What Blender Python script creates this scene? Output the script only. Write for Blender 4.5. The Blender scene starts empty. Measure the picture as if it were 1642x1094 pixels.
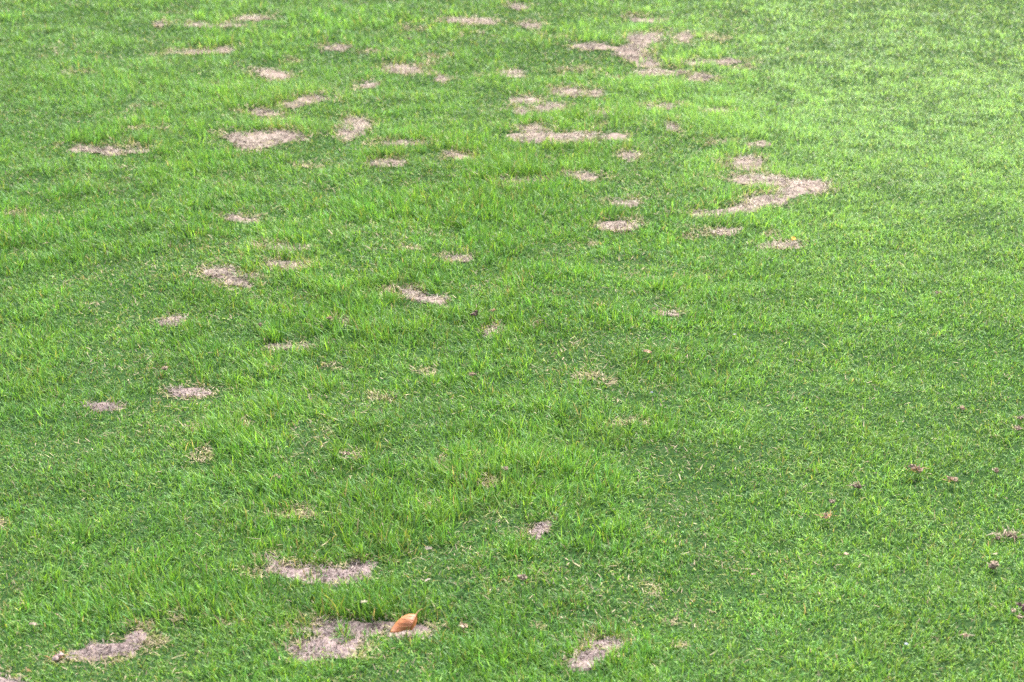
import bpy, math, numpy as np
from math import radians as R

scene = bpy.context.scene
COL = scene.collection
rng = np.random.default_rng(7)

# ------------------------------------------------------------------ camera
CAM_H, DEP, HFOV = 1.8, R(20.0), R(25.0)
W0, H0 = 1642.0, 1094.0                      # the picture frame used for placing things on the ground
FPX = W0 / (2 * math.tan(HFOV / 2))
cam = bpy.data.objects.new('camera', bpy.data.cameras.new('camera'))
COL.objects.link(cam)
cam.data.sensor_width = 36.0
cam.data.lens = 18.0 / math.tan(HFOV / 2)
cam.data.clip_start = 0.05
cam.data.clip_end = 2000.0
cam.location = (0, 0, CAM_H)
cam.rotation_euler = (math.pi / 2 - DEP, 0, 0)
cam.data.dof.use_dof = True
cam.data.dof.focus_distance = 4.8
cam.data.dof.aperture_fstop = 7.0
scene.camera = cam

# ------------------------------------------------------------------ sky and sun
SUN_EL, SUN_ROT = R(50), R(20)               # rotation measured from +Y towards +X
w = bpy.data.worlds.new('World')
scene.world = w
w.use_nodes = True
nt = w.node_tree
bg = nt.nodes['Background']
sky = nt.nodes.new('ShaderNodeTexSky')
sky.sky_type = 'NISHITA'
sky.sun_disc = False
sky.sun_elevation = SUN_EL
sky.sun_rotation = SUN_ROT
sky.air_density = 1.0
sky.dust_density = 4.0
hs = nt.nodes.new('ShaderNodeHueSaturation')
hs.inputs['Saturation'].default_value = 0.45
nt.links.new(sky.outputs['Color'], hs.inputs['Color'])
nt.links.new(hs.outputs['Color'], bg.inputs['Color'])
bg.inputs['Strength'].default_value = 0.15
sl = bpy.data.lights.new('sun', 'SUN')
sl.energy = 2.4
sl.angle = R(20)
sl.color = (1.0, 0.95, 0.87)
so = bpy.data.objects.new('sun', sl)
COL.objects.link(so)
so.location = (3, 8, 12)
so.rotation_euler = (math.pi / 2 - SUN_EL, 0, math.pi - SUN_ROT)
scene.view_settings.view_transform = 'Standard'
scene.view_settings.look = 'None'
scene.view_settings.gamma = 1.0
scene.view_settings.use_curve_mapping = False
scene.view_settings.exposure = 1.55
scene.cycles.use_denoising = False
scene.cycles.max_bounces = 6
scene.cycles.transmission_bounces = 4
scene.cycles.diffuse_bounces = 4

# ------------------------------------------------------------------ ground <-> frame
cd, sd = math.cos(DEP), math.sin(DEP)
def ground(px, py, z=0.0):
    px = np.asarray(px, float); py = np.asarray(py, float)
    a = (px - W0 / 2) / FPX; b = (H0 / 2 - py) / FPX
    dy = cd + b * sd; dz = -sd + b * cd
    t = (z - CAM_H) / dz
    return a * t, dy * t
def frame(x, y, z=0.0):
    yy = y * cd - (z - CAM_H) * sd           # depth along the view axis
    uu = y * sd + (z - CAM_H) * cd
    yy = np.maximum(yy, 0.3)
    return W0 / 2 + FPX * x / yy, H0 / 2 - FPX * uu / yy

# ------------------------------------------------------------------ noise
class Noise:
    def __init__(s, seed, n=256):
        s.n = n; s.g = np.random.default_rng(seed).random((n, n)).astype(np.float32)
    def one(s, x, y):
        xi = np.floor(x).astype(np.int64); yi = np.floor(y).astype(np.int64)
        fx = (x - xi); fy = (y - yi)
        fx = fx * fx * (3 - 2 * fx); fy = fy * fy * (3 - 2 * fy)
        n = s.n; a, b = xi % n, (xi + 1) % n; c, d = yi % n, (yi + 1) % n
        g = s.g
        return ((g[a, c] * (1 - fx) + g[b, c] * fx) * (1 - fy) + (g[a, d] * (1 - fx) + g[b, d] * fx) * fy) * 2 - 1
    def __call__(s, x, y, size, octv=2):
        r = 0; amp = 1.0; tot = 0
        for k in range(octv):
            f = 2.0 ** k / size
            r = r + amp * s.one(x * f + 17.3 * k, y * f + 5.1 * k); tot += amp; amp *= 0.55
        return r / tot
nA, nB, nC, nD, nE, nF = [Noise(k) for k in (1, 2, 3, 4, 5, 6)]
def sstep(e0, e1, x):
    t = np.clip((x - e0) / (e1 - e0), 0, 1)
    return t * t * (3 - 2 * t)

# ------------------------------------------------------------------ worn places: (label or None, strength, [(cx, cy, w, h, tilt)])
P = [
 ('largest bare patch, a zigzag of pale thatch right of the lawn centre line', 1.0, [(1222, 288, 104, 17, 0.03), (1291, 298, 68, 24, 0), (1262, 312, 46, 24, -.4), (1217, 325, 62, 22, -.25), (1160, 335, 100, 13, -.1), (1132, 339, 60, 11, -.05)]),
 ('squarish thin bare patch directly above the zigzag patch', .8, [(1196, 260, 54, 26, 0)]),
 ('bare patch in the foreground with the fallen orange leaf on it', 1.0, [(560, 1007, 148, 30, -.05), (524, 1040, 118, 44, -.12), (610, 998, 70, 16, -.1), (672, 1008, 48, 28, 0), (640, 1012, 60, 22, 0)]),
 ('long mauve bare patch just above and left of the fallen leaf', 1.0, [(508, 922, 170, 28, -.02), (576, 909, 64, 24, -.2), (436, 906, 26, 36, 0)]),
 ('bare patch at the bottom edge right of the fallen leaf', 1.0, [(974, 1026, 58, 20, 0), (942, 1054, 66, 30, -.35)]),
 ('narrow mauve bare patch near the bottom left corner', .95, [(166, 1040, 104, 26, -.15), (216, 1020, 42, 26, -.4)]),
 ('sliver of bare soil cut by the bottom left corner of the frame', 1.0, [(5, 1098, 74, 30, .2)]),
 ('wide pale bare patch in the upper left of the lawn', 1.0, [(395, 228, 66, 26, .2), (446, 221, 96, 18, -.03)]),
 ('upright bare patch whose far edge shows dark soil', 1.0, [(563, 208, 50, 26, -.2), (572, 194, 44, 20, 0)]),
 ('long thin bare strip near the left edge, upper lawn', .95, [(172, 239, 74, 11, .02), (222, 240, 48, 7, 0), (128, 236, 44, 7, 0)]),
 ('long pale bare strip at the upper middle of the lawn', 1.0, [(848, 220, 78, 17, .05), (908, 221, 110, 13, 0), (985, 221, 52, 8, 0)]),
 ('faint bare strip just above the long pale strip', .8, [(848, 206, 62, 9, 0)]),
 ('big pale bare patch near the top edge', 1.0, [(1032, 64, 62, 28, -.15), (1008, 84, 60, 20, 0), (1034, 97, 40, 12, 0), (955, 77, 72, 8, .02)]),
 ('small bare patch right beside the big one near the top', .85, [(1097, 60, 30, 18, 0)]),
 ('bare strip at the top right with a thinner tail to its left', .95, [(1146, 101, 92, 10, 0), (1060, 111, 84, 10, 0)]),
 ('short bare strip under the top right strip', .85, [(1124, 124, 50, 10, 0)]),
 ('broken bare patch left of a dark grass tuft, upper middle', .9, [(841, 158, 46, 10, 0), (882, 171, 50, 13, -.1), (833, 177, 30, 11, 0)]),
 ('thin bare strip above and right of the broken patch', .8, [(914, 146, 64, 12, 0), (958, 148, 22, 12, 0)]),
 ('small oval bare spot right of the broken patch', .8, [(961, 184, 38, 10, 0)]),
 ('slim bare streak in line with the oval spot to its right', .8, [(1060, 171, 58, 9, 0)]),
 ('very thin bare streak, the rightmost in that row', .6, [(1145, 177, 55, 5, 0)]),
 ('small round bare spot above the square thin patch', .75, [(1077, 209, 22, 12, 0)]),
 ('compact bare spot right of the long pale strip', .9, [(1008, 251, 36, 15, 0)]),
 ('small bare streak above the squarish patch', .85, [(1216, 232, 44, 8, 0)]),
 ('pale bare spot left of the zigzag patch, upper of two', .85, [(1003, 326, 52, 13, 0)]),
 ('pale bare spot left of the zigzag patch, lower of two', .95, [(994, 358, 62, 16, .03)]),
 ('small bare spot right below the tail of the zigzag patch', .9, [(1165, 366, 48, 13, 0)]),
 ('ragged bare streak beside a yellow leaf scrap', .8, [(1252, 392, 78, 9, 0)]),
 ('thin bare streak at the very top, centre', .9, [(831, 10, 32, 8, 0)]),
 ('long thin bare streak near the top, left of centre', .9, [(755, 33, 82, 9, .03)]),
 ('short bare streak near the top, centre', .85, [(852, 41, 36, 9, .1)]),
 ('faint bare streak near the top, above the big pale patch', .7, [(1034, 31, 50, 7, 0)]),
 ('small hollow bare spot below the short top streak', .85, [(823, 116, 36, 12, 0)]),
 ('bare streak with a ragged right end, upper centre', .85, [(647, 111, 66, 12, .1), (708, 125, 24, 8, 0)]),
 ('small slanting bare spot left of the ragged streak', .9, [(592, 135, 34, 12, -.15)]),
 ('slanting bare streak above the upright bare patch', .85, [(485, 166, 78, 12, -.14)]),
 ('small bare streak left of the slanting streak', .85, [(422, 182, 50, 8, 0)]),
 ('small bare spot in the upper left, below a thin streak', .85, [(437, 117, 60, 12, .08)]),
 ('thin bare streak below long grass at the upper left', .85, [(332, 81, 94, 8, -.02), (358, 78, 36, 9, 0)]),
 ('thin bare streak second from the top on the left', .7, [(317, 39, 52, 7, 0), (365, 39, 50, 5, 0), (253, 39, 20, 6, 0)]),
 ('topmost thin bare streak on the left', .75, [(396, 28, 70, 7, 0)]),
 ('faint short bare streak right of the upper left streaks', .8, [(543, 77, 44, 10, .08)]),
 ('flat bare streak right of the upright bare patch', .85, [(648, 228, 72, 9, 0)]),
 ('dark edged bare spot below the flat streak', .9, [(624, 260, 60, 13, 0)]),
 ('little bare spot right of the dark edged one', .85, [(736, 248, 46, 10, .05)]),
 ('thin bare streak in the long grass above the lawn centre', .75, [(836, 285, 68, 8, 0)]),
 ('thin bare streak between the centre and the compact spot', .7, [(938, 281, 60, 8, .1)]),
 ('small bare spot under overhanging grass, left of centre', .9, [(384, 350, 62, 11, .05)]),
 ('shaded bare spot, upper of three stacked on the left', .75, [(462, 402, 80, 10, .04)]),
 ('shaded bare spot, middle of three stacked on the left', .85, [(455, 425, 62, 13, 0)]),
 ('ragged bare spot, lowest and leftmost of the stacked three', .9, [(366, 440, 84, 14, .1), (384, 453, 50, 14, .1)]),
 ('bare spot at the heart of the lawn under dark grass', .95, [(690, 478, 60, 18, .2), (664, 468, 34, 14, .2)]),
 ('small pale bare spot on the left side, mid height', .9, [(274, 512, 52, 13, -.1)]),
 ('flat bare streak in the middle left, below the pale spot', .8, [(454, 552, 72, 9, -.07)]),
 ('bright pale bare spot on the left above a mauve one', .95, [(304, 622, 64, 16, 0)]),
 ('mauve bare spot at the left edge of the worn area', .95, [(171, 648, 64, 13, 0)]),
 ('small pointed bare spot in the lower middle', .95, [(864, 853, 32, 15, -.4)]),
 ('small dark bare hollow right of the lawn centre', .8, [(1073, 503, 46, 9, .06)]),
 ('small scuffed bare spot near two dry clods', .75, [(789, 532, 32, 15, -.2)]),
 ('small bare streak, middle of the lawn, right of long grass', .75, [(738, 415, 46, 10, 0)]),
]
THIN = [(107, 12, 44, 6), (463, 98, 46, 7), (128, 120, 52, 7), (213, 140, 26, 7), (347, 138, 40, 7), (238, 172, 70, 6), (365, 180, 60, 6),
 (443, 196, 60, 10), (198, 262, 30, 7), (487, 264, 58, 8), (225, 209, 76, 6), (665, 44, 66, 12), (756, 56, 54, 8), (689, 102, 32, 8),
 (967, 202, 30, 9), (811, 298, 50, 7), (1157, 230, 54, 10), (1150, 180, 60, 5), (1106, 372, 26, 15), (1234, 373, 42, 9), (27, 340, 40, 8), (146, 488, 40, 6),
 (438, 587, 34, 11), (531, 584, 34, 9), (564, 514, 52, 7), (528, 510, 20, 9), (534, 447, 42, 10), (683, 598, 44, 16), (615, 636, 80, 13), (625, 461, 34, 10),
 (659, 402, 50, 7), (857, 521, 20, 9), (980, 612, 30, 12), (322, 730, 46, 28), (323, 686, 54, 10), (398, 682, 24, 12), (465, 824, 84, 10), (485, 812, 34, 8),
 (707, 743, 28, 9), (692, 815, 34, 12), (780, 777, 46, 14), (735, 773, 26, 10), (802, 828, 16, 9), (1050, 935, 54, 18), (863, 996, 24, 8), (1091, 1028, 30, 10),
 (253, 1028, 44, 14), (287, 990, 28, 12), (336, 993, 28, 10), (370, 1000, 60, 10), (912, 1016, 20, 10), (767, 732, 15, 10), (952, 386, 30, 9), (1075, 985, 30, 14), (560, 735, 60, 12),
 (1145, 60, 60, 14), (930, 110, 90, 12), (1180, 110, 60, 14), (775, 120, 40, 6), (600, 85, 90, 7), (700, 90, 70, 8), (1190, 265, 90, 22), (985, 120, 70, 10), (880, 60, 80, 10),
 (0, 838, 22, 18), (940, 600, 50, 10), (1010, 680, 70, 12)]

# the worn-place field over the frame, with a margin
GX0, GX1, GY0, GY1, GS = -300, 1942, -60, 1240, 1.0
gx = np.arange(GX0, GX1, GS, dtype=np.float32); gy = np.arange(GY0, GY1, GS, dtype=np.float32)
def hpx(py):                                   # frame height of 20 mm of grass on that row
    x, y = ground(W0 / 2, py); D = y * cd + CAM_H * sd
    return 0.020 * FPX / D
EDGE = 0.22
bare = np.zeros((len(gy), len(gx)), np.float32)
thin = np.zeros_like(bare)
PM = []                                        # each patch: window and its own mask
def stamp(e, target, grow=0.0):
    cx, cy, ww, hh = e[:4]; tilt = e[4] if len(e) > 4 else 0
    ext = hpx(cy) * EDGE
    cy2 = cy + ext * .5; ry = hh * .44 + ext * .5; rx = ww / 2
    m = 1.5
    x0 = int(max(cx - rx * m - 12 - GX0, 0)); x1 = int(min(cx + rx * m + 12 - GX0, len(gx)))
    y0 = int(max(cy2 - ry * m - rx * abs(tilt) - 10 - GY0, 0)); y1 = int(min(cy2 + ry * m + rx * abs(tilt) + 10 - GY0, len(gy)))
    X, Y = np.meshgrid(gx[x0:x1], gy[y0:y1])
    wx, wy = ground(X, Y)
    n1 = nA(wx, wy, .045, 3); n2 = nB(wx, wy, .09, 2); n3 = nC(wx, wy, .035, 3); n4 = nD(wx, wy, .016, 2)
    sc = min(1.0, rx / 35)
    dx = X - cx + n1 * 9 * sc; dy = Y - cy2 - dx * tilt + n3 * min(4.0, ry * .5)
    d = np.sqrt((dx / rx) ** 2 + (dy / ry) ** 2) + n2 * .25 + n4 * .30
    v = sstep(1.25, .55, d)
    np.maximum(target[y0:y1, x0:x1], v, out=target[y0:y1, x0:x1])
    return x0, x1, y0, y1
for lab, st, els in P:
    own = np.zeros_like(bare)
    bb = np.array([stamp(e, own) for e in els])
    x0, x1, y0, y1 = bb[:, 0].min(), bb[:, 1].max(), bb[:, 2].min(), bb[:, 3].max()
    own = own[y0:y1, x0:x1]
    PM.append((lab, st, x0, y0, own.copy()))
    bare[y0:y1, x0:x1] = np.maximum(bare[y0:y1, x0:x1], own * (st if st >= 1 else st * .90))
for lab, st, els in P:
    for e in els:
        fr = np.zeros_like(thin); q = np.random.default_rng(int(e[0] * 7 + e[1]))
        x0, x1, y0, y1 = stamp((e[0] + q.uniform(-.18, .18) * e[2], e[1] + q.uniform(-2, 2), e[2] * 1.45 + 6, e[3] * 1.25 + 5, e[4]), fr)
        thin[y0:y1, x0:x1] = np.maximum(thin[y0:y1, x0:x1], .75 * fr[y0:y1, x0:x1])
for e in THIN:
    stamp(e, thin)
def look(grid, px, py):
    i = np.clip(((py - GY0) / GS).astype(int), 0, grid.shape[0] - 1)
    j = np.clip(((px - GX0) / GS).astype(int), 0, grid.shape[1] - 1)
    inside = (px > GX0) & (px < GX1) & (py > GY0) & (py < GY1)
    return grid[i, j] * inside

# ------------------------------------------------------------------ turf character over the frame
LONG = [(700, 340, 190, 60, .7), (870, 925, 120, 50, .8), (560, 660, 150, 55, .5), (40, 375, 60, 30, 1.0), (400, 160, 90, 25, 1.0), (600, 40, 140, 22, .8),
        (380, 55, 70, 16, .8), (250, 255, 140, 40, .5), (560, 500, 170, 50, .5), (1230, 345, 120, 30, .4), (780, 250, 160, 30, .5), (930, 190, 120, 20, .5),
        (1140, 200, 140, 25, .4), (620, 800, 140, 45, .5), (450, 400, 120, 30, .3), (150, 110, 120, 40, .3), (330, 720, 90, 45, .4), (480, 880, 70, 14, .5), (1120, 262, 60, 22, .6), (340, 620, 60, 20, .3)]
def turf_height(x, y, px, py):                 # metres of leaf length
    h = 0.0205 - 0.0060 * sstep(900, 1350, px + (py - 500) * .25)
    h = h - 0.003 * sstep(420, 150, px) * sstep(450, 700, py)
    L = 0
    for cx, cy, rx, ry, s in LONG:
        L = L + .78 * s * np.exp(-((px - cx) / rx) ** 2 - ((py - cy) / ry) ** 2)
    h = h + 0.0125 * np.minimum(L, 1.2)
    h = h * (1 + (.36 - .14 * sstep(950, 1250, px)) * nD(x, y, .20, 2) + .20 * nE(x, y, .07, 1)) * (1 - .34 * hollow(x, y, px)) * (1 + .16 * sstep(.05, -.3, nB(x + 3.1, y * 1.0, .17, 2)) * sstep(1420, 1050, px))
    return h

def hollow(x, y, px):                          # trodden hollows between the tussocks, on the worn side
    a = sstep(.16, .42, nB(x + 3.1, y * 1.0, .17, 2)) * sstep(1420, 1050, px)
    return a
def relief(x, y):                              # gentle lumps of the ground
    return .013 * nA(x, y, .40, 2) + .0055 * nF(x, y, .11, 2)

# ------------------------------------------------------------------ materials
def new_mat(name):
    m = bpy.data.materials.new(name); m.use_nodes = True
    n = m.node_tree.nodes; p = n['Principled BSDF']
    return m, m.node_tree, n, p
def leafy(name, rough=.5, spec=.4, trans=.35, tint=(1.25, 1.2, .6)):
    m, t, n, p = new_mat(name)
    at = n.new('ShaderNodeAttribute'); at.attribute_name = 'tone'
    geo = n.new('ShaderNodeNewGeometry')
    t.links.new(at.outputs['Color'], p.inputs['Base Color'])
    p.inputs['Roughness'].default_value = rough
    p.inputs['Specular IOR Level'].default_value = spec
    tr = n.new('ShaderNodeBsdfTranslucent')
    mul = n.new('ShaderNodeMix'); mul.data_type = 'RGBA'; mul.blend_type = 'MULTIPLY'; mul.inputs[0].default_value = 1.0
    t.links.new(at.outputs['Color'], mul.inputs[6]); mul.inputs[7].default_value = (*tint, 1)
    t.links.new(mul.outputs[2], tr.inputs['Color'])
    mx = n.new('ShaderNodeMixShader'); mx.inputs[0].default_value = trans
    t.links.new(p.outputs[0], mx.inputs[1]); t.links.new(tr.outputs[0], mx.inputs[2])
    t.links.new(mx.outputs[0], n['Material Output'].inputs['Surface'])
    return m
M_GRASS = leafy('grass_leaf', .50, .32, .36)
M_STRAW = leafy('dry_straw', .7, .25, .15, (1, .95, .85))

def soil_mat(name, stops, scale):
    m, t, n, p = new_mat(name)
    tc = n.new('ShaderNodeNewGeometry')
    n1 = n.new('ShaderNodeTexNoise'); n1.inputs['Scale'].default_value = scale; n1.inputs['Detail'].default_value = 6; n1.inputs['Roughness'].default_value = .7
    n2 = n.new('ShaderNodeTexNoise'); n2.inputs['Scale'].default_value = scale * 6; n2.inputs['Detail'].default_value = 3
    t.links.new(tc.outputs['Position'], n1.inputs['Vector']); t.links.new(tc.outputs['Position'], n2.inputs['Vector'])
    mx = n.new('ShaderNodeMix'); mx.data_type = 'FLOAT'; mx.inputs[0].default_value = .5
    t.links.new(n1.outputs[0], mx.inputs[2]); t.links.new(n2.outputs[0], mx.inputs[3])
    r = n.new('ShaderNodeValToRGB')
    while len(r.color_ramp.elements) < len(stops): r.color_ramp.elements.new(.5)
    for e, (pos, c) in zip(r.color_ramp.elements, stops): e.position = pos; e.color = (*c, 1)
    t.links.new(mx.outputs[0], r.inputs[0]); t.links.new(r.outputs[0], p.inputs['Base Color'])
    b = n.new('ShaderNodeBump'); b.inputs['Distance'].default_value = .004; b.inputs['Strength'].default_value = .8
    t.links.new(mx.outputs[0], b.inputs['Height']); t.links.new(b.outputs[0], p.inputs['Normal'])
    p.inputs['Roughness'].default_value = 1.0; p.inputs['Specular IOR Level'].default_value = .0
    return m
M_BARE = soil_mat('bare_thatch_soil', [(.30, (.07, .05, .047)), (.42, (.19, .145, .13)), (.54, (.32, .26, .225)), (.70, (.40, .335, .29))], 45)
M_BARE2 = soil_mat('bare_mauve_soil', [(.30, (.055, .038, .038)), (.43, (.17, .125, .122)), (.55, (.31, .245, .235)), (.72, (.40, .33, .30))], 45)
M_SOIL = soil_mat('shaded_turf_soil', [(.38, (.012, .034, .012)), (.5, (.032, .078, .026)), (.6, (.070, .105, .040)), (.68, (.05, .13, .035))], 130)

# ------------------------------------------------------------------ mesh helper
def link_mesh(name, verts, faces_loops, loop_starts, mats, tone=None, mat_index=None, parent=None, smooth=False):
    me = bpy.data.meshes.new(name)
    nv, nl, nf = len(verts), len(faces_loops), len(loop_starts)
    me.vertices.add(nv); me.loops.add(nl); me.polygons.add(nf)
    me.vertices.foreach_set('co', np.ascontiguousarray(verts, np.float32).ravel())
    me.loops.foreach_set('vertex_index', np.ascontiguousarray(faces_loops, np.int32))
    me.polygons.foreach_set('loop_start', np.ascontiguousarray(loop_starts, np.int32))
    if mat_index is not None: me.polygons.foreach_set('material_index', np.ascontiguousarray(mat_index, np.int32))
    me.update(calc_edges=True)
    if tone is not None:
        a = me.attributes.new('tone', 'FLOAT_COLOR', 'POINT')
        a.data.foreach_set('color', np.ascontiguousarray(tone, np.float32).ravel())
    for m in mats: me.materials.append(m)
    me.polygons.foreach_set('use_smooth', np.full(nf, smooth))
    o = bpy.data.objects.new(name, me); COL.objects.link(o)
    if parent: o.parent = parent
    return o
def tag(o, label, cat, kind=None, group=None):
    o['label'] = label; o['category'] = cat
    if kind: o['kind'] = kind
    if group: o['group'] = group
    return o

def blades(root, phi, tilt, curl, length, width, c0, c1, segs=2, twist=None):
    """Tapered, arching leaves. Returns verts, tris as quads+tri loops, tone."""
    n = len(root); f = np.float32
    ss = np.linspace(0, 1, segs + 1)
    pts = [root.astype(f)]
    ex, ey = np.cos(phi), np.sin(phi)
    for k in range(segs):
        sm = (ss[k] + ss[k + 1]) / 2
        th = tilt + curl * sm
        st = length / segs
        pts.append(pts[-1] + np.stack([np.sin(th) * ex * st, np.sin(th) * ey * st, np.cos(th) * st], 1).astype(f))
    tw = phi + math.pi / 2 + (twist if twist is not None else 0)
    wd = np.stack([np.cos(tw), np.sin(tw), np.zeros(n)], 1)
    prof = [.75, 1.0, .62] if segs == 3 else [.85, .95]
    vs, cs = [], []
    for k in range(segs):
        hw = (wd * (width * .5 * prof[k])[:, None]).astype(f)
        vs += [pts[k] - hw, pts[k] + hw]
        c = c0 * (1 - ss[k]) + c1 * ss[k]
        cs += [c, c]
    vs.append(pts[segs]); cs.append(c1)
    nv = 2 * segs + 1
    V = np.stack(vs, 1).reshape(-1, 3)
    C = np.stack(cs, 1).reshape(-1, 3)
    C = np.concatenate([C, np.ones((len(C), 1))], 1).astype(f)
    loc = []; starts = []; s = 0
    for k in range(segs - 1):
        loc += [2 * k, 2 * k + 1, 2 * k + 3, 2 * k + 2]; starts.append(s); s += 4
    loc += [2 * segs - 2, 2 * segs - 1, 2 * segs]; starts.append(s); s += 3
    base = (np.arange(n) * nv)[:, None]
    loops = (base + np.array(loc)[None]).ravel()
    st = ((np.arange(n) * s)[:, None] + np.array(starts)[None]).ravel()
    return V, loops, st, C
def join(parts):
    V, Lp, S, C = [], [], [], []; vo = lo = 0
    for v, l, s, c in parts:
        V.append(v); Lp.append(l + vo); S.append(s + lo); C.append(c); vo += len(v); lo += len(l)
    return np.concatenate(V), np.concatenate(Lp), np.concatenate(S), np.concatenate(C)

def grid_mesh(name, xs, ys, mat):
    X, Y = np.meshgrid(xs, ys); Z = relief(X, Y)
    V = np.stack([X, Y, Z], -1).reshape(-1, 3)
    nx, ny = len(xs), len(ys)
    i = (np.arange(ny - 1)[:, None] * nx + np.arange(nx - 1)[None]).ravel()
    q = np.stack([i, i + 1, i + nx + 1, i + nx], 1)
    return link_mesh(name, V, q.ravel(), np.arange(len(q)) * 4, [mat], smooth=True)

# ------------------------------------------------------------------ ground: one sheet, fine near the camera, out to the horizon
def axis(lo, hi, step, far):
    a = list(np.arange(lo, hi, step)); s = step; v = a[-1]; up = []
    while v < far: s *= 1.35; v += s; up.append(v)
    s = step; v = a[0]; dn = []
    while v > -far: s *= 1.35; v -= s; dn.append(v)
    return np.array(dn[::-1] + a + up)
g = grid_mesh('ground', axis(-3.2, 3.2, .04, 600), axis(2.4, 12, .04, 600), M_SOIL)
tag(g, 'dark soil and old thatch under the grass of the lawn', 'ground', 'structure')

# ------------------------------------------------------------------ lawn grass
def tones(n, warm, dry):
    """Leaf colours: warm 0..1 pushes to yellow green, dry is the chance of a straw leaf."""
    a = np.array([.110, .282, .042]); b = np.array([.235, .400, .058]); c = np.array([.108, .290, .105]); d = np.array([.042, .140, .028])
    u = rng.random(n); wgt = np.clip(warm + rng.normal(0, .30, n), 0, 1)[:, None]
    col = a * (1 - wgt) + b * wgt
    k = (u < .22)[:, None]; col = np.where(k, c * .6 + col * .4, col)
    k = (u > .88)[:, None]; col = np.where(k, d, col)
    col = col * (rng.lognormal(0, .17, n))[:, None]
    straw = rng.random(n) < dry
    sc = np.array([.40, .31, .19]) * rng.uniform(.6, 1.2, n)[:, None]
    sc = np.where((rng.random(n) < .35)[:, None], np.array([.30, .30, .10]), sc)
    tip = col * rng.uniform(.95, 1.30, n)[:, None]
    browntip = rng.random(n) < (.022 + dry * 1.0)
    tip = np.where(browntip[:, None], np.array([.34, .28, .12]), tip)
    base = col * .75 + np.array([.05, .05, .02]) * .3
    base = np.where(straw[:, None], sc, base); tip = np.where(straw[:, None], sc * 1.1, tip)
    return base, tip, straw

def haze_at(px, py):                           # how much haze and sheen is painted into the leaf colour
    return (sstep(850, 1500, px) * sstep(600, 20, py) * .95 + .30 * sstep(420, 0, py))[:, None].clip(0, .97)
def make_grass(n_tuft, per, d0, d1, segs, wide, dens_x=1.0):
    # tuft centres spread over the ground so that nearer ground gets more of them
    u = rng.random(n_tuft)
    y = d0 * (d1 / d0) ** u if d1 / d0 > 1 else u
    half = y * math.tan(HFOV / 2) * 1.10 + 0.40
    x = rng.uniform(-1, 1, n_tuft) * half
    tl = rng.uniform(0, 2 * math.pi, n_tuft); tcol = rng.normal(0, .20, n_tuft); th = rng.lognormal(0, .16, n_tuft); tb = rng.lognormal(0, .18, n_tuft)
    sp = .010 * wide
    N = n_tuft * per
    ti = np.repeat(np.arange(n_tuft), per)
    off = rng.normal(0, 1, (N, 2)) * sp
    bx, by = x[ti] + off[:, 0], y[ti] + off[:, 1] * 1.2
    px, py = frame(bx, by)
    m = np.maximum(look(bare, px, py), 0)
    t = np.maximum(look(thin, px, py), .22 * hollow(bx, by, px))
    m = m * (1 - .9 * sstep(.10, .45, nF(bx, by, .035, 2)) * (rng.random(N) < .8))
    noise = nB(bx, by, .05, 2)
    tn = t * sstep(-.5, .5, noise)
    keep = rng.random(N) < (1 - m) ** 1.3 * (1 - .80 * tn) * (1 - .13 * sstep(.15, .7, nC(bx, by, .09, 2)))
    keep |= rng.random(N) < .030
    bx, by, px, py, m, tn, off, ti = bx[keep], by[keep], px[keep], py[keep], m[keep], tn[keep], off[keep], ti[keep]
    n = len(bx)
    h = turf_height(bx, by, px, py) * th[ti]
    back = np.maximum(look(bare, px, py + 7), look(bare, px, py + 13)) * (1 - m)
    h = h * (1 + .55 * back) * (1 - .12 * np.maximum(look(bare, px, py - 6), look(bare, px, py - 11)))
    h = h * (1 - .60 * m) * (1 - .50 * tn) * rng.uniform(.55, 1.25, n)
    # lean: outward from the tuft + a slow drift + chance
    dr = nE(bx, by, .35, 2) * 2.6 + math.pi * .5
    # frame left half combs one way, the middle the other, as the mower and feet left it
    comb = .42 * np.cos((px - 330) / 330.0)
    vx = off[:, 0] / sp * .55 + np.cos(dr) * .35 + rng.normal(0, .75, n) - comb * .6
    vy = off[:, 1] / sp * .55 + np.sin(dr) * .25 + rng.normal(0, .75, n) - .12
    phi = np.arctan2(vy, vx); mag = np.hypot(vx, vy)
    tall = np.clip((h - .016) / .016, 0, 1)
    tilt = np.clip(rng.normal(.60, .32, n) * (1 - .50 * tall) * np.clip(mag, .5, 1.4), 0, 1.35)
    curl = np.clip(rng.normal(.95, .60, n), -.3, 2.2) * (1 - .35 * tall)
    wd = rng.uniform(.0013, .0023, n) * wide * (.85 + .25 * tall)
    right = sstep(1000, 1400, px)
    warm = .31 + .22 * nD(bx, by, .5, 2) + .16 * nF(bx, by, .12, 2) + tcol[ti] + .30 * right + .08 * tall + .16 * tn
    warm = warm - .16 * sstep(420, 100, px) * sstep(600, 300, py) 
    dry = .014 + .45 * m + .48 * tn + .035 * sstep(.1, .8, nA(bx, by, .16, 2))
    c0, c1, straw = tones(n, warm, dry)
    br = tb[ti] * (1 + .17 * nC(bx, by, .18, 2)) * (1 + .14 * sstep(800, 1250, px))
    c0 = c0 * br[:, None]; c1 = c1 * br[:, None]
    # paler, greyer leaf far right and far away: light haze put into its colour
    pale = haze_at(px, py)
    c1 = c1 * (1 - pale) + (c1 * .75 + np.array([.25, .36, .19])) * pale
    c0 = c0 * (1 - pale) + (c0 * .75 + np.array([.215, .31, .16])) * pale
    root = np.stack([bx, by, relief(bx, by) - .001], 1)
    return blades(root, phi, tilt, curl, h * 1.15, wd, c0, c1, segs, rng.normal(0, .6, n))

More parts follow.
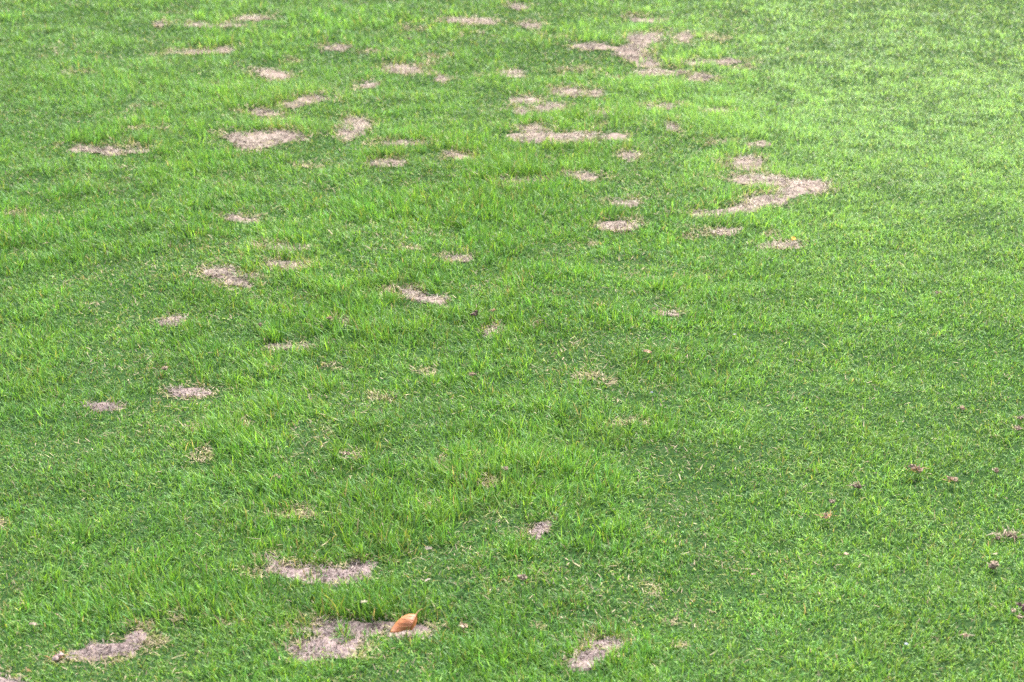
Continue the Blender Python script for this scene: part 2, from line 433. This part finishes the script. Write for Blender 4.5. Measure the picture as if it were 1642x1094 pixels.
near = make_grass(29500, 11, 2.9, 5.0, 2, 1.0)
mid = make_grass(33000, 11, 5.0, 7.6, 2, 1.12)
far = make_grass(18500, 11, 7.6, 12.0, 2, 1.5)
def understory(n):                             # short broad leaves low in the sward
    y = 2.9 * (12.0 / 2.9) ** (rng.random(n) ** .8); x = rng.uniform(-1, 1, n) * (y * math.tan(HFOV / 2) * 1.10 + .40)
    px, py = frame(x, y); k = rng.random(n) < (1 - look(bare, px, py)) ** 1.6 * (1 - .35 * look(thin, px, py))
    x, y, px, py = x[k], y[k], px[k], py[k]; n = len(x); wide = np.clip(y / 5, .8, 2.0)
    c0, c1, _ = tones(n, .35 + .2 * nD(x, y, .5, 2), .03)
    pl = haze_at(px, py); c0 = c0 * (1 - pl) + np.array([.22, .31, .14]) * pl; c1 = c1 * (1 - pl) + np.array([.25, .35, .16]) * pl  # the low leaves get the same painted haze
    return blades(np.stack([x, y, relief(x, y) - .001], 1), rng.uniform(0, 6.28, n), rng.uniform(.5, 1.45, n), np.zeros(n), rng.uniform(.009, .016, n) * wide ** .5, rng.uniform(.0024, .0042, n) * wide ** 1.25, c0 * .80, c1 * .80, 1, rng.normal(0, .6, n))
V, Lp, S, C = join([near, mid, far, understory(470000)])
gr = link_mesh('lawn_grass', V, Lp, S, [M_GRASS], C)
tag(gr, 'uneven green turf of short arching blades with longer tufts on the left', 'grass', 'stuff')

def thatch(n):                                 # dead leaves lying in and on the thin turf
    y = 3.0 * (11.0 / 3.0) ** rng.random(n); x = rng.uniform(-1, 1, n) * (y * math.tan(HFOV / 2) * 1.05 + .2)
    px, py = frame(x, y); t = look(thin, px, py) * sstep(-.6, .4, nB(x, y, .05, 2))
    t = np.maximum(t, .03 * hollow(x, y, px)); k = rng.random(n) < .003 + .80 * t * (1 - look(bare, px, py)) + .012 * sstep(.2, .8, nC(x, y, .10, 2)); x, y, px, py, t = x[k], y[k], px[k], py[k], t[k]; n = len(x)
    wide = np.clip(y / 4.5, .8, 2.2) ** .8
    c = np.array([[.38, .30, .20], [.28, .22, .15], [.43, .36, .23], [.30, .32, .10]])[rng.integers(4, size=n)] * rng.lognormal(0, .2, n)[:, None]
    z = relief(x, y) + rng.uniform(0, 1, n) * turf_height(x, y, px, py) * (.55 - .35 * t)
    return blades(np.stack([x, y, z], 1), rng.uniform(0, 6.28, n), rng.uniform(.7, 1.6, n), rng.normal(.2, .4, n), rng.uniform(.008, .020, n) * wide ** .5, rng.uniform(.0013, .0024, n) * wide, c, c * 1.1, 2, rng.normal(0, .6, n))
V, Lp, S, C = thatch(1100000)
th_ = link_mesh('dry_thatch', V, Lp, S, [M_STRAW], C)
tag(th_, 'loose dead straw coloured blades lying in the thin parts of the turf', 'thatch', 'stuff')

# grass to either side and beyond: one tuft repeated on scattered points by geometry nodes
def surrounding():
    nb = 620
    rr = .085 * np.sqrt(rng.random(nb)); an = rng.uniform(0, 6.28, nb)
    root = np.stack([rr * np.cos(an), rr * np.sin(an), np.full(nb, -.001)], 1)
    c0, c1, _ = tones(nb, np.full(nb, .5), .02)
    v, l, st, c = blades(root, rng.uniform(0, 6.28, nb), np.clip(rng.normal(.6, .3, nb), 0, 1.3), rng.normal(.9, .5, nb), rng.uniform(.012, .024, nb), rng.uniform(.0020, .0036, nb), c0, c1, 2, rng.normal(0, .6, nb))
    gx_, gy_ = np.meshgrid(np.arange(-7, 7, .10), np.arange(1.0, 16, .10))
    x = gx_.ravel() + rng.uniform(-.05, .05, gx_.size); y = gy_.ravel() + rng.uniform(-.05, .05, gx_.size)
    out = (np.abs(x) > y * math.tan(HFOV / 2) * 1.10 + .37) | (y < 2.93) | (y > 11.93)
    x, y = x[out], y[out]; k = len(x)
    pts = np.stack([x, y, relief(x, y)], 1)
    nv = len(v)
    o = link_mesh('surrounding_grass', np.concatenate([v, pts]), l, st, [M_GRASS], np.concatenate([c, np.ones((k, 4))]))
    me = o.data
    a = me.attributes.new('site', 'BOOLEAN', 'POINT'); a.data.foreach_set('value', np.concatenate([np.zeros(nv, bool), np.ones(k, bool)]))
    a = me.attributes.new('turn', 'FLOAT_VECTOR', 'POINT'); a.data.foreach_set('vector', np.concatenate([np.zeros((nv, 3)), np.stack([np.zeros(k), np.zeros(k), rng.uniform(0, 6.28, k)], 1)]).astype(np.float32).ravel())
    a = me.attributes.new('size', 'FLOAT', 'POINT'); a.data.foreach_set('value', np.concatenate([np.ones(nv), rng.uniform(.85, 1.25, k)]).astype(np.float32))
    ng = bpy.data.node_groups.new('scatter_tufts', 'GeometryNodeTree')
    ng.interface.new_socket('Geometry', in_out='INPUT', socket_type='NodeSocketGeometry')
    ng.interface.new_socket('Geometry', in_out='OUTPUT', socket_type='NodeSocketGeometry')
    N = ng.nodes; K = ng.links
    gi, go = N.new('NodeGroupInput'), N.new('NodeGroupOutput')
    def attr(nm, dt):
        q = N.new('GeometryNodeInputNamedAttribute'); q.data_type = dt; q.inputs['Name'].default_value = nm; return q.outputs['Attribute']
    sep = N.new('GeometryNodeSeparateGeometry'); sep.domain = 'POINT'
    K.new(gi.outputs[0], sep.inputs['Geometry']); K.new(attr('site', 'BOOLEAN'), sep.inputs['Selection'])
    ins = N.new('GeometryNodeInstanceOnPoints')
    K.new(sep.outputs[0], ins.inputs['Points']); K.new(sep.outputs[1], ins.inputs['Instance'])
    K.new(attr('turn', 'FLOAT_VECTOR'), ins.inputs['Rotation']); K.new(attr('size', 'FLOAT'), ins.inputs['Scale'])
    K.new(ins.outputs[0], go.inputs[0])
    md = o.modifiers.new('scatter', 'NODES'); md.node_group = ng
    tag(o, 'short green grass carrying on around and beyond the worn part of the lawn', 'grass', 'stuff')
surrounding()

# ------------------------------------------------------------------ bare patches
def straw_tones(n, mauve):
    a = np.array([.42, .36, .30]); b = np.array([.32, .26, .245]); c = np.array([.15, .115, .10]); d = np.array([.54, .48, .37])
    u = rng.random(n)[:, None]
    col = np.where(u < .40, a, np.where(u < .40 + .35 * mauve, b, np.where(u < .86, d, c)))
    return col * rng.lognormal(0, .15, n)[:, None]
def bare_patch(lab, st, x0, y0, own):
    hh, ww = own.shape
    cxp, cyp = x0 + GX0 + ww / 2, y0 + GY0 + hh / 2
    X0, Yn = ground(x0 + GX0, y0 + GY0 + hh); X1, _ = ground(x0 + GX0 + ww, y0 + GY0 + hh)
    Xa, Yf = ground(x0 + GX0, y0 + GY0); Xb, _ = ground(x0 + GX0 + ww, y0 + GY0)
    xl, xr = min(X0, Xa), max(X1, Xb)
    D = (Yn + Yf) / 2; step = .0022 * D
    xs = np.arange(xl, xr, step); ys = np.arange(Yn, Yf, step)
    def own_at(x, y):
        px, py = frame(x, y)
        i = (py - GY0 - y0).astype(int); j = (px - GX0 - x0).astype(int)
        ok = (i >= 0) & (i < hh) & (j >= 0) & (j < ww)
        return own[np.clip(i, 0, hh - 1), np.clip(j, 0, ww - 1)] * ok
    XX, YY = np.meshgrid(xs, ys); M = own_at(XX, YY)
    ZZ = relief(XX, YY) + .0055 * sstep(0, .6, M) - .0032 + .0030 * nE(XX, YY, .022, 2)
    nx, ny = len(xs), len(ys)
    i = (np.arange(ny - 1)[:, None] * nx + np.arange(nx - 1)[None])
    mk = (M[:-1, :-1] > .04) & (M[1:, 1:] > .04)
    i = i[mk]; q = np.stack([i, i + 1, i + nx + 1, i + nx], 1)
    V0 = np.stack([XX, YY, ZZ], -1).reshape(-1, 3)
    used = np.zeros(len(V0), bool); used[q.ravel()] = True
    remap = np.cumsum(used) - 1
    V0 = V0[used]; q = remap[q]
    # loose dead leaves and cut stubble lying over it
    area = (M > .25).sum() * step * step
    ns = int(area * 40000 * (5.0 / D) ** .6 / max(mk.mean(), .12) * mk.mean() * 1.4) + 20
    bx = rng.uniform(xl, xr, int(ns / max((M > .25).mean(), .05))); by = rng.uniform(Yn, Yf, len(bx))
    mm = own_at(bx, by); k = rng.random(len(bx)) < mm ** .8 * sstep(-.55, .25, nF(bx, by, .03, 2)) * (mm > .10)
    bx, by = bx[k], by[k]; n = len(bx)
    fk = (D / 4.2) ** .35
    up = rng.random(n) < .22
    tilt = np.where(up, rng.uniform(.1, .9, n), rng.uniform(1.25, 1.55, n))
    ln = np.where(up, rng.uniform(.004, .010, n), rng.uniform(.006, .018, n)) * fk
    pr = np.random.default_rng(int(cxp * 3 + cyp)); near_ = sstep(380, 800, cyp)
    bright = (.93 - .13 * near_) * pr.uniform(.78, 1.05)
    col = straw_tones(n, .6 + .8 * near_) * bright * (1 + .45 * nB(bx, by, .05, 2))[:, None]
    col = col * (1 - .12 * near_ * np.array([0, .3, -.4]))
    root = np.stack([bx, by, relief(bx, by) + .003 + rng.uniform(0, .003, n)], 1)
    sv, slp, sst, sc_ = blades(root, rng.uniform(0, 6.28, n), tilt, rng.normal(0, .25, n), ln, rng.uniform(.0010, .0020, n) * fk, col, col * 1.05, 2, rng.normal(0, .5, n))
    # crumbs of soil among the dead leaves
    nc_ = int(area * 9000 * (4.2 / D) ** 2) + 4; kx = rng.choice(n, nc_) if n else np.zeros(0, int)
    cr = rng.uniform(.0010, .0026, nc_) * fk; cen = np.stack([bx[kx] + rng.normal(0, .004, nc_), by[kx] + rng.normal(0, .004, nc_), relief(bx[kx], by[kx]) + .004], 1)
    tet = np.array([[1, 0, -.5], [-.5, .87, -.5], [-.5, -.87, -.5], [0, 0, 1.0]])
    cv = (cen[:, None] + (tet[None] + rng.normal(0, .25, (nc_, 4, 3))) * cr[:, None, None]).reshape(-1, 3)
    cl = (np.array([0, 1, 3, 1, 2, 3, 2, 0, 3])[None] + np.arange(nc_)[:, None] * 4).ravel()
    cc_ = np.repeat(np.array([[.13, .09, .08], [.22, .16, .14], [.32, .25, .22]])[rng.integers(3, size=nc_)], 4, 0)
    cc_ = np.concatenate([cc_, np.ones((len(cc_), 1))], 1)
    sv, slp, sst, sc_ = join([(sv, slp, sst, sc_), (cv, cl, np.arange(nc_ * 3) * 3, cc_)])
    V = np.concatenate([V0, sv]); Lq = q.ravel(); Sq = np.arange(len(q)) * 4
    LL = np.concatenate([Lq, slp + len(V0)]); SS = np.concatenate([Sq, sst + len(Lq)])
    tone = np.concatenate([np.ones((len(V0), 4)) * .4, sc_])
    mi = np.concatenate([np.zeros(len(q)), np.ones(len(sst))])
    o = link_mesh('bare_patch', V, LL, SS, [M_BARE, M_STRAW] if near_ < .5 else [M_BARE2, M_STRAW], tone, mi)
    tag(o, lab, 'bare patch', 'structure', 'bare patches worn into the lawn')
    return o
for a in PM: bare_patch(*a)

# ------------------------------------------------------------------ small things lying in the grass
M_LITTER = leafy('litter', .75, .2, .12, (1, .95, .85))
def lump(r, n_lat, n_lon, seed, flat=.6, rough=.35):
    q = np.random.default_rng(seed); V = []; F = []
    ph = q.uniform(0, 6.28, 6)
    for i in range(n_lat + 1):
        a = math.pi * i / n_lat
        for j in range(n_lon):
            b = 2 * math.pi * j / n_lon
            k = 1 + rough * (.5 * math.sin(2 * b + ph[0] + a) + .4 * math.sin(3 * b + ph[1] + 2 * a) + .35 * math.sin(5 * a + ph[2] + b)) + q.normal(0, rough * .18)
            V.append((r * k * math.sin(a) * math.cos(b), r * k * math.sin(a) * math.sin(b), r * k * math.cos(a) * flat))
    for i in range(n_lat):
        for j in range(n_lon):
            F.append((i * n_lon + j, (i + 1) * n_lon + j, (i + 1) * n_lon + (j + 1) % n_lon, i * n_lon + (j + 1) % n_lon))
    return np.array(V), np.array(F)
def litter_z(px, py, k=.65):
    x, y = ground(px, py); px = np.array([float(px)]); py = np.array([float(py)])
    return float(relief(np.array([x]), np.array([y]))[0] + turf_height(np.array([x]), np.array([y]), px, py)[0] * k)
def clump(name, label, cat, px, py, wpx, hpx_, lumps, straws, cols, straw_cols, seed, group=None, k=.65):
    """a cluster of soil crumbs and dead leaves, wpx by hpx_ on the frame"""
    q = np.random.default_rng(seed)
    z = litter_z(px, py, k); x, y = ground(px, py, z); D = math.hypot(y, CAM_H)
    mpp = D / FPX; rx, rz = wpx * mpp * .62, hpx_ * mpp * .62
    parts = []
    for i in range(lumps):
        r = rz * q.uniform(.40, .75) * (1 if lumps > 1 else 1.5)
        v, f = lump(r, 6, 8, seed * 31 + i, .6, .6)
        ox = q.uniform(-1, 1) * max(rx - r, 0) * .8; oy = q.uniform(-1, 1) * rz * .8
        v = v + np.array([ox, oy, q.uniform(-.3, .5) * rz])
        c = np.array(cols[q.integers(len(cols))]) * q.uniform(.75, 1.2)
        cc = np.concatenate([c * q.uniform(.75, 1.25, (len(v), 1)), np.ones((len(v), 1))], 1)
        parts.append((v, f.ravel(), np.arange(len(f)) * 4, cc))
    n = straws
    root = np.stack([q.normal(0, .45, n) * rx, q.normal(0, .5, n) * rz, q.uniform(-.2, .5, n) * rz], 1)
    col = np.array(straw_cols)[q.integers(len(straw_cols), size=n)] * q.uniform(.7, 1.2, (n, 1))
    parts.append(blades(root, q.uniform(0, 6.28, n), q.uniform(.5, 1.6, n), q.uniform(-.3, 1.2, n), q.uniform(.4, .95, n) * max(rx, rz), q.uniform(.0013, .0026, n), col, col, 3, q.normal(0, .8, n)))
    v, l_, s_, c = join(parts)
    o = link_mesh(name, v, l_, s_, [M_LITTER], c)
    o.location = (float(x), float(y), z)
    return tag(o, label, cat, None, group)
BR = [(.31, .235, .175), (.22, .16, .12), (.38, .30, .22)]; DK = [(.10, .06, .06), (.17, .11, .10)]; TAN = [(.36, .25, .17), (.42, .31, .22), (.28, .19, .14)]
ST = [(.36, .28, .21), (.27, .20, .15), (.42, .35, .26)]; ORG = [(.46, .22, .09), (.40, .25, .13), (.33, .19, .12)]
G1 = 'dry clods and thatch scraps scattered over the right of the lawn'
clump('soil_clod', 'round grey brown clod in the grass near the lower right corner', 'clod', 1594, 908, 17, 15, 5, 16, BR, ST, 11, G1, .9)
clump('dry_grass_tuft', 'widest dry grey tuft at the right edge above the round clod', 'dry grass', 1613, 859, 38, 13, 4, 60, BR, ST, 12, G1, .9)
clump('dry_grass_tuft', 'pinkish orange dry tuft on the right with straws sticking out', 'dry grass', 1469, 754, 20, 13, 3, 34, BR, ORG, 13, G1, .95)
clump('dry_grass_tuft', 'orange tan dry tuft with a dark sliver on its left', 'dry grass', 1526, 770, 20, 10, 2, 26, TAN, ORG, 14, G1, .95)
clump('dry_grass_tuft', 'spiky straw coloured tuft left of the orange tufts', 'dry grass', 1374, 778, 18, 11, 2, 26, BR, ST, 15, G1, .95)
clump('dry_grass_tuft', 'low rusty brown tuft below the spiky straw tuft', 'dry grass', 1324, 828, 19, 9, 3, 22, TAN, ORG, 16, G1, .95)
clump('soil_clod', 'tiny pale clod just above the rusty brown tuft', 'clod', 1334, 804, 10, 8, 3, 8, BR, ST, 17, G1, .95)
clump('soil_clod', 'small tan clod at the right, level with the orange tufts', 'clod', 1596, 754, 12, 9, 3, 14, TAN, ST, 18, G1, .95)
clump('soil_clod', 'small pinkish clod upper right of the orange tufts', 'clod', 1542, 653, 10, 9, 3, 14, TAN, ST, 19, G1, .95)
clump('dry_grass_tuft', 'upper of two pale tufts against the right edge', 'dry grass', 1635, 670, 15, 9, 2, 22, BR, ST, 20, G1, .95)
clump('dry_grass_tuft', 'lower of two pale tufts against the right edge', 'dry grass', 1632, 686, 13, 9, 2, 20, BR, ST, 21, G1, .95)
clump('soil_clod', 'flat tan clod near the bottom right corner', 'clod', 1550, 1019, 16, 9, 3, 14, TAN, ST, 22, G1, .95)
clump('soil_clod', 'dark purple brown clod cut by the right edge near the bottom', 'clod', 1640, 974, 16, 12, 5, 10, DK, ST, 23, G1, .95)
clump('dry_grass_tuft', 'pale straw scraps just left of the dark purple clod', 'dry grass', 1626, 980, 12, 9, 1, 18, TAN, ST, 24, G1, .95)
clump('dry_grass_tuft', 'pale straw scraps just below the dark purple clod', 'dry grass', 1638, 990, 14, 7, 1, 18, TAN, ST, 25, G1, .95)
clump('soil_clod', 'small dull clod in the short turf at far right, mid height', 'clod', 1504, 470, 12, 6, 3, 10, BR, ST, 26, G1, .95)
clump('soil_clod', 'rounded brown clod with an orange straw near the bottom left', 'clod', 93, 1053, 22, 13, 5, 16, [(.42, .32, .30), (.32, .24, .22)], ORG, 27, None, .8)
clump('soil_clod', 'dark purple clod right of the bare spot at the lawn centre', 'clod', 761, 503, 13, 9, 4, 14, DK, ST, 28, None, .9)
clump('soil_clod', 'small tan clod beside the dark purple clod at the centre', 'clod', 790, 498, 11, 8, 3, 12, TAN, ORG, 29, None, .9)
clump('soil_clod', 'tiny purple brown clod in the grass left of the centre', 'clod', 417, 522, 7, 9, 3, 4, DK + BR, ST, 30, None, .9)
clump('dry_grass_tuft', 'wedge shaped tan scrap in long grass, lower middle left', 'dry grass', 558, 728, 20, 7, 2, 20, TAN, ST, 31, None, .95)
clump('dry_grass_tuft', 'little brown scrap left of the wedge shaped one', 'dry grass', 446, 765, 14, 6, 2, 12, BR, TAN, 32, None, .9)
clump('dry_grass_tuft', 'twisted pale scrap in the grass right of the fallen leaf', 'dry grass', 743, 1005, 13, 11, 1, 14, TAN, [(.70, .58, .42), (.5, .36, .26)], 33, None, .9)
clump('dry_grass_tuft', 'rusty scrap in the grass at the left of the thin streak', 'dry grass', 528, 510, 10, 9, 2, 14, TAN, ORG, 34, None, .8)
clump('dry_grass_tuft', 'pale shredded straw, centre of the lawn below the clods', 'dry grass', 757, 603, 14, 8, 1, 14, TAN, ST, 35, None, .9)
clump('soil_clod', 'small brown clod in the left of the lawn above the bright spot', 'clod', 262, 592, 11, 8, 3, 10, BR, ORG, 36, None, .9)
clump('dry_grass_tuft', 'faint brown scrap low in the middle of the lawn', 'dry grass', 811, 752, 11, 8, 2, 14, BR, ST, 37, None, .9)
clump('dry_grass_tuft', 'pale curled scrap in the bright tuft, lower middle', 'dry grass', 838, 928, 10, 12, 1, 12, BR, ST, 38, None, .9)
clump('dry_grass_tuft', 'brown scrap at the top left of centre in bright grass', 'dry grass', 657, 62, 8, 6, 2, 10, BR, TAN, 39, None, .9)
clump('dry_grass_tuft', 'thin brown scrap near the bottom, left of the narrow patch', 'dry grass', 46, 1076, 10, 16, 0, 10, TAN, ORG, 40, None, .9)

def scrap(name, label, cat, px, py, wpx, ratio, ang, col, seed, curl=.4, k=1.0):
    """a single curled fragment with thickness"""
    q = np.random.default_rng(seed); z = litter_z(px, py, k); x, y = ground(px, py, z); mpp = math.hypot(y, CAM_H) / FPX
    L_, Wd = wpx * mpp, wpx * mpp * ratio
    nu, nv_ = 7, 5; V = []; F = []
    for i in range(nu):
        u = i / (nu - 1) * 2 - 1; wv = Wd * .5 * math.sqrt(max(1 - u * u, .02)) * (1 + .25 * math.sin(3 * u + seed))
        for j in range(nv_):
            vv = j / (nv_ - 1) * 2 - 1
            V.append((u * L_ / 2, vv * wv, curl * Wd * (vv * vv) * .9 - curl * L_ * .18 * u * u + q.normal(0, .0004)))
    for i in range(nu - 1):
        for j in range(nv_ - 1):
            a_ = i * nv_ + j; F.append((a_, a_ + nv_, a_ + nv_ + 1, a_ + 1))
    V = np.array(V); F = np.array(F)
    ca_, sa_ = math.cos(ang), math.sin(ang)
    V = np.stack([V[:, 0] * ca_ - V[:, 1] * sa_, V[:, 0] * sa_ + V[:, 1] * ca_, V[:, 2]], 1)
    c = np.concatenate([np.array(col) * q.uniform(.75, 1.2, (len(V), 1)), np.ones((len(V), 1))], 1)
    o = link_mesh(name, V, F.ravel(), np.arange(len(F)) * 4, [M_LITTER], c, smooth=True)
    md = o.modifiers.new('thickness', 'SOLIDIFY'); md.thickness = .0005
    o.location = (float(x), float(y), z + .001); o.rotation_euler = (q.uniform(-.5, .5) + .35, q.uniform(-.3, .3), 0)
    return tag(o, label, cat)
scrap('leaf_scrap', 'small orange leaf scrap alone in even grass right of centre', 'leaf scrap', 1038, 565, 14, .42, .1, (.62, .42, .28), 1)
scrap('leaf_scrap', 'bright yellow leaf scrap beside the ragged bare streak', 'leaf scrap', 1272, 384, 9, .7, 1.2, (.75, .50, .10), 2)
scrap('leaf_scrap', 'pale cream leaf scrap in bright grass at lower middle', 'leaf scrap', 687, 880, 12, .35, .15, (.75, .62, .50), 3)
scrap('leaf_scrap', 'pale cream leaf scrap above and right of the fallen leaf', 'leaf scrap', 686, 931, 9, .45, .4, (.70, .58, .50), 4)
scrap('leaf_scrap', 'thin curled cream scrap between the mauve patch and the leaf', 'leaf scrap', 584, 966, 12, .35, .5, (.72, .64, .46), 5)
scrap('petal', 'tiny bluish petal in the grass right of the lawn centre', 'petal', 1045, 630, 4, .6, .3, (.55, .57, .64), 6)
scrap('petal', 'tiny bluish white petal at the bottom, right of centre', 'petal', 1453, 1034, 6, .7, .2, (.55, .60, .66), 7)
scrap('petal', 'tiny white petal in the right part of mid lawn', 'petal', 1178, 537, 6, .4, .2, (.60, .60, .50), 8)
scrap('leaf_scrap', 'pinkish dry leaf scrap lower right of centre', 'leaf scrap', 1357, 890, 9, .6, .3, (.58, .42, .33), 9)
scrap('leaf_scrap', 'small tan leaf scrap below the mid right, near the pinkish one', 'leaf scrap', 1208, 922, 8, .5, .1, (.55, .42, .30), 10)
scrap('leaf_scrap', 'slim tan scrap left of the narrow mauve patch', 'leaf scrap', 53, 1002, 12, .45, .1, (.60, .48, .38), 12)
scrap('leaf_scrap', 'slim cream straw piece beside the round grey brown clod', 'leaf scrap', 1596, 889, 7, .3, 0, (.80, .70, .52), 13)

# ------------------------------------------------------------------ the fallen leaf
M_LEAF, t, n, p = new_mat('fallen_leaf')
gm = n.new('ShaderNodeTexCoord')
at = n.new('ShaderNodeAttribute'); at.attribute_name = 'tone'
nz = n.new('ShaderNodeTexNoise'); nz.inputs['Scale'].default_value = 180; nz.inputs['Detail'].default_value = 4
t.links.new(gm.outputs['Object'], nz.inputs['Vector'])
mr = n.new('ShaderNodeMapRange'); mr.inputs[3].default_value = .78; mr.inputs[4].default_value = 1.2
t.links.new(nz.outputs[0], mr.inputs[0])
ml = n.new('ShaderNodeVectorMath'); ml.operation = 'SCALE'
t.links.new(at.outputs['Color'], ml.inputs[0]); t.links.new(mr.outputs[0], ml.inputs['Scale'])
t.links.new(ml.outputs[0], p.inputs['Base Color'])
p.inputs['Roughness'].default_value = .55; p.inputs['Specular IOR Level'].default_value = .35
bp = n.new('ShaderNodeBump'); bp.inputs['Strength'].default_value = .3; bp.inputs['Distance'].default_value = .001
t.links.new(nz.outputs[0], bp.inputs['Height']); t.links.new(bp.outputs[0], p.inputs['Normal'])

def interp(t_, pts_):
    ts = np.linspace(0, 1, len(pts_)); pts_ = np.array(pts_, float); pts_[:, 2] += 4
    return np.array([np.interp(t_, ts, pts_[:, k]) for k in range(pts_.shape[1])])
# (frame x, frame y, height in mm) of spine, left margin and right margin, base to tip
SP = [(667.5, 985.5, 27), (665, 992, 26), (662, 999, 23), (659.5, 1005, 18), (657.5, 1010.5, 12)]
LM = [(667, 985, 27), (655, 984.5, 27), (645, 989, 25), (637, 996, 20), (630, 1005, 14), (625, 1015.5, 8)]
RM = [(668, 985.5, 27), (669, 990, 22), (668.5, 997, 17), (666, 1004, 13), (659.5, 1011.5, 9)]
nt_, nl_, nr_ = 17, 14, 6
lx0, ly0 = ground(650, 1000, .015); org = np.array([float(lx0), float(ly0), 0.0])
V = []; TC = []
for i in range(nt_):
    t_ = i / (nt_ - 1); s_ = interp(t_, SP); a_ = interp(t_, LM); b_ = interp(t_, RM)
    row = []
    for j in range(nl_, 0, -1):
        f = j / nl_; q_ = s_ * (1 - f) + a_ * f
        q_[2] += 2.5 * math.sin(math.pi * f) * math.sin(math.pi * min(t_ * 1.1, 1)) ** .7 + .5 * math.sin(t_ * 42) * f * (1 - f) * 2
        q_[1] -= 0.9 * math.sin(math.pi * f * 2.5) * t_ ** 3
        row.append((q_, f, 0))
    row.append((s_.copy(), 0, 1))
    for j in range(1, nr_ + 1):
        f = j / nr_; q_ = s_ * (1 - f) + b_ * f; q_[2] -= 1.5 * math.sin(math.pi * f); row.append((q_, f, 2))
    for q_, f, side in row:
        x, y = ground(q_[0], q_[1], q_[2] / 1000.0)
        V.append(np.array([float(x), float(y), q_[2] / 1000.0]) - org)
        c = np.array([.35, .130, .065])
        if side == 0: c = c * (1 - f * .5) + np.array([.44, .15, .025]) * f * .5
        if side == 2: c = np.array([.36, .12, .035])
        if side == 0 and t_ > .8 and f > .75: c = np.array([.50, .20, .11])
        if side == 0 and f > .93: c = np.array([.48, .19, .04])
        if t_ > .95: c = np.array([.45, .15, .05])
        if side == 0 and abs(((t_ * 6 - f * 1.2) % 1) - .5) < .10: c = c * 1.3
        TC.append(np.array([*c, 1]))
nc = nl_ + 1 + nr_
F = [(i * nc + j, (i + 1) * nc + j, (i + 1) * nc + j + 1, i * nc + j + 1) for i in range(nt_ - 1) for j in range(nc - 1)]
leaf = bpy.data.objects.new('fallen_leaf', None); COL.objects.link(leaf); leaf.location = org
leaf.empty_display_size = .03
tag(leaf, 'single fallen orange brown leaf with curled edge and upturned stalk on a bare patch', 'leaf')
lb = link_mesh('leaf_blade', np.array(V), np.array(F).ravel(), np.arange(len(F)) * 4, [M_LEAF], np.array(TC), parent=leaf, smooth=True)
md = lb.modifiers.new('thickness', 'SOLIDIFY'); md.thickness = .0005
def tube(name, pts_, r0, r1, col, parent):
    V = []; F = []; m = 8; pts_ = np.array(pts_)
    for i, pt in enumerate(pts_):
        d = pts_[min(i + 1, len(pts_) - 1)] - pts_[max(i - 1, 0)]; d = d / np.linalg.norm(d)
        a_ = np.cross(d, [0, 0, 1.0]); a_ /= np.linalg.norm(a_); b_ = np.cross(d, a_)
        r = r0 + (r1 - r0) * i / (len(pts_) - 1)
        for j in range(m):
            an = 2 * math.pi * j / m; V.append(pt + a_ * r * math.cos(an) + b_ * r * math.sin(an))
    for i in range(len(pts_) - 1):
        for j in range(m): F.append((i * m + j, i * m + (j + 1) % m, (i + 1) * m + (j + 1) % m, (i + 1) * m + j))
    tc_ = np.tile(np.array([*col, 1.0]), (len(V), 1))
    return link_mesh(name, np.array(V), np.array(F).ravel(), np.arange(len(F)) * 4, [M_LEAF], tc_, parent=parent, smooth=True)
def at3(a_):
    x, y = ground(a_[0], a_[1], a_[2] / 1000.0); return np.array([float(x), float(y), a_[2] / 1000.0]) - org
tube('petiole', [at3(q) for q in [(666.5, 986, 27.2), (669, 983, 29), (671.5, 980, 31), (674.5, 977.8, 33), (678, 976.4, 35)]], .0009, .0011, (.45, .30, .12), leaf)
for tv in (.18, .36, .54, .72):
    s_, a_ = interp(tv, SP), interp(min(tv + .13, 1), LM)
    pv = []
    for f in np.linspace(0, .9, 6):
        q_ = s_ * (1 - f) + a_ * f; q_[2] += 2.5 * math.sin(math.pi * f) * math.sin(math.pi * min((tv + .13 * f) * 1.1, 1)) ** .7
        pv.append(at3(q_) + np.array([0, -.0002, .0005]))
    tube('vein', pv, .0005, .0002, (.52, .24, .13), leaf)
tube('midrib', [at3(interp(t_, SP)) + np.array([0, -.0002, .0006]) for t_ in np.linspace(0, 1, 9)], .0009, .0004, (.28, .09, .035), leaf)
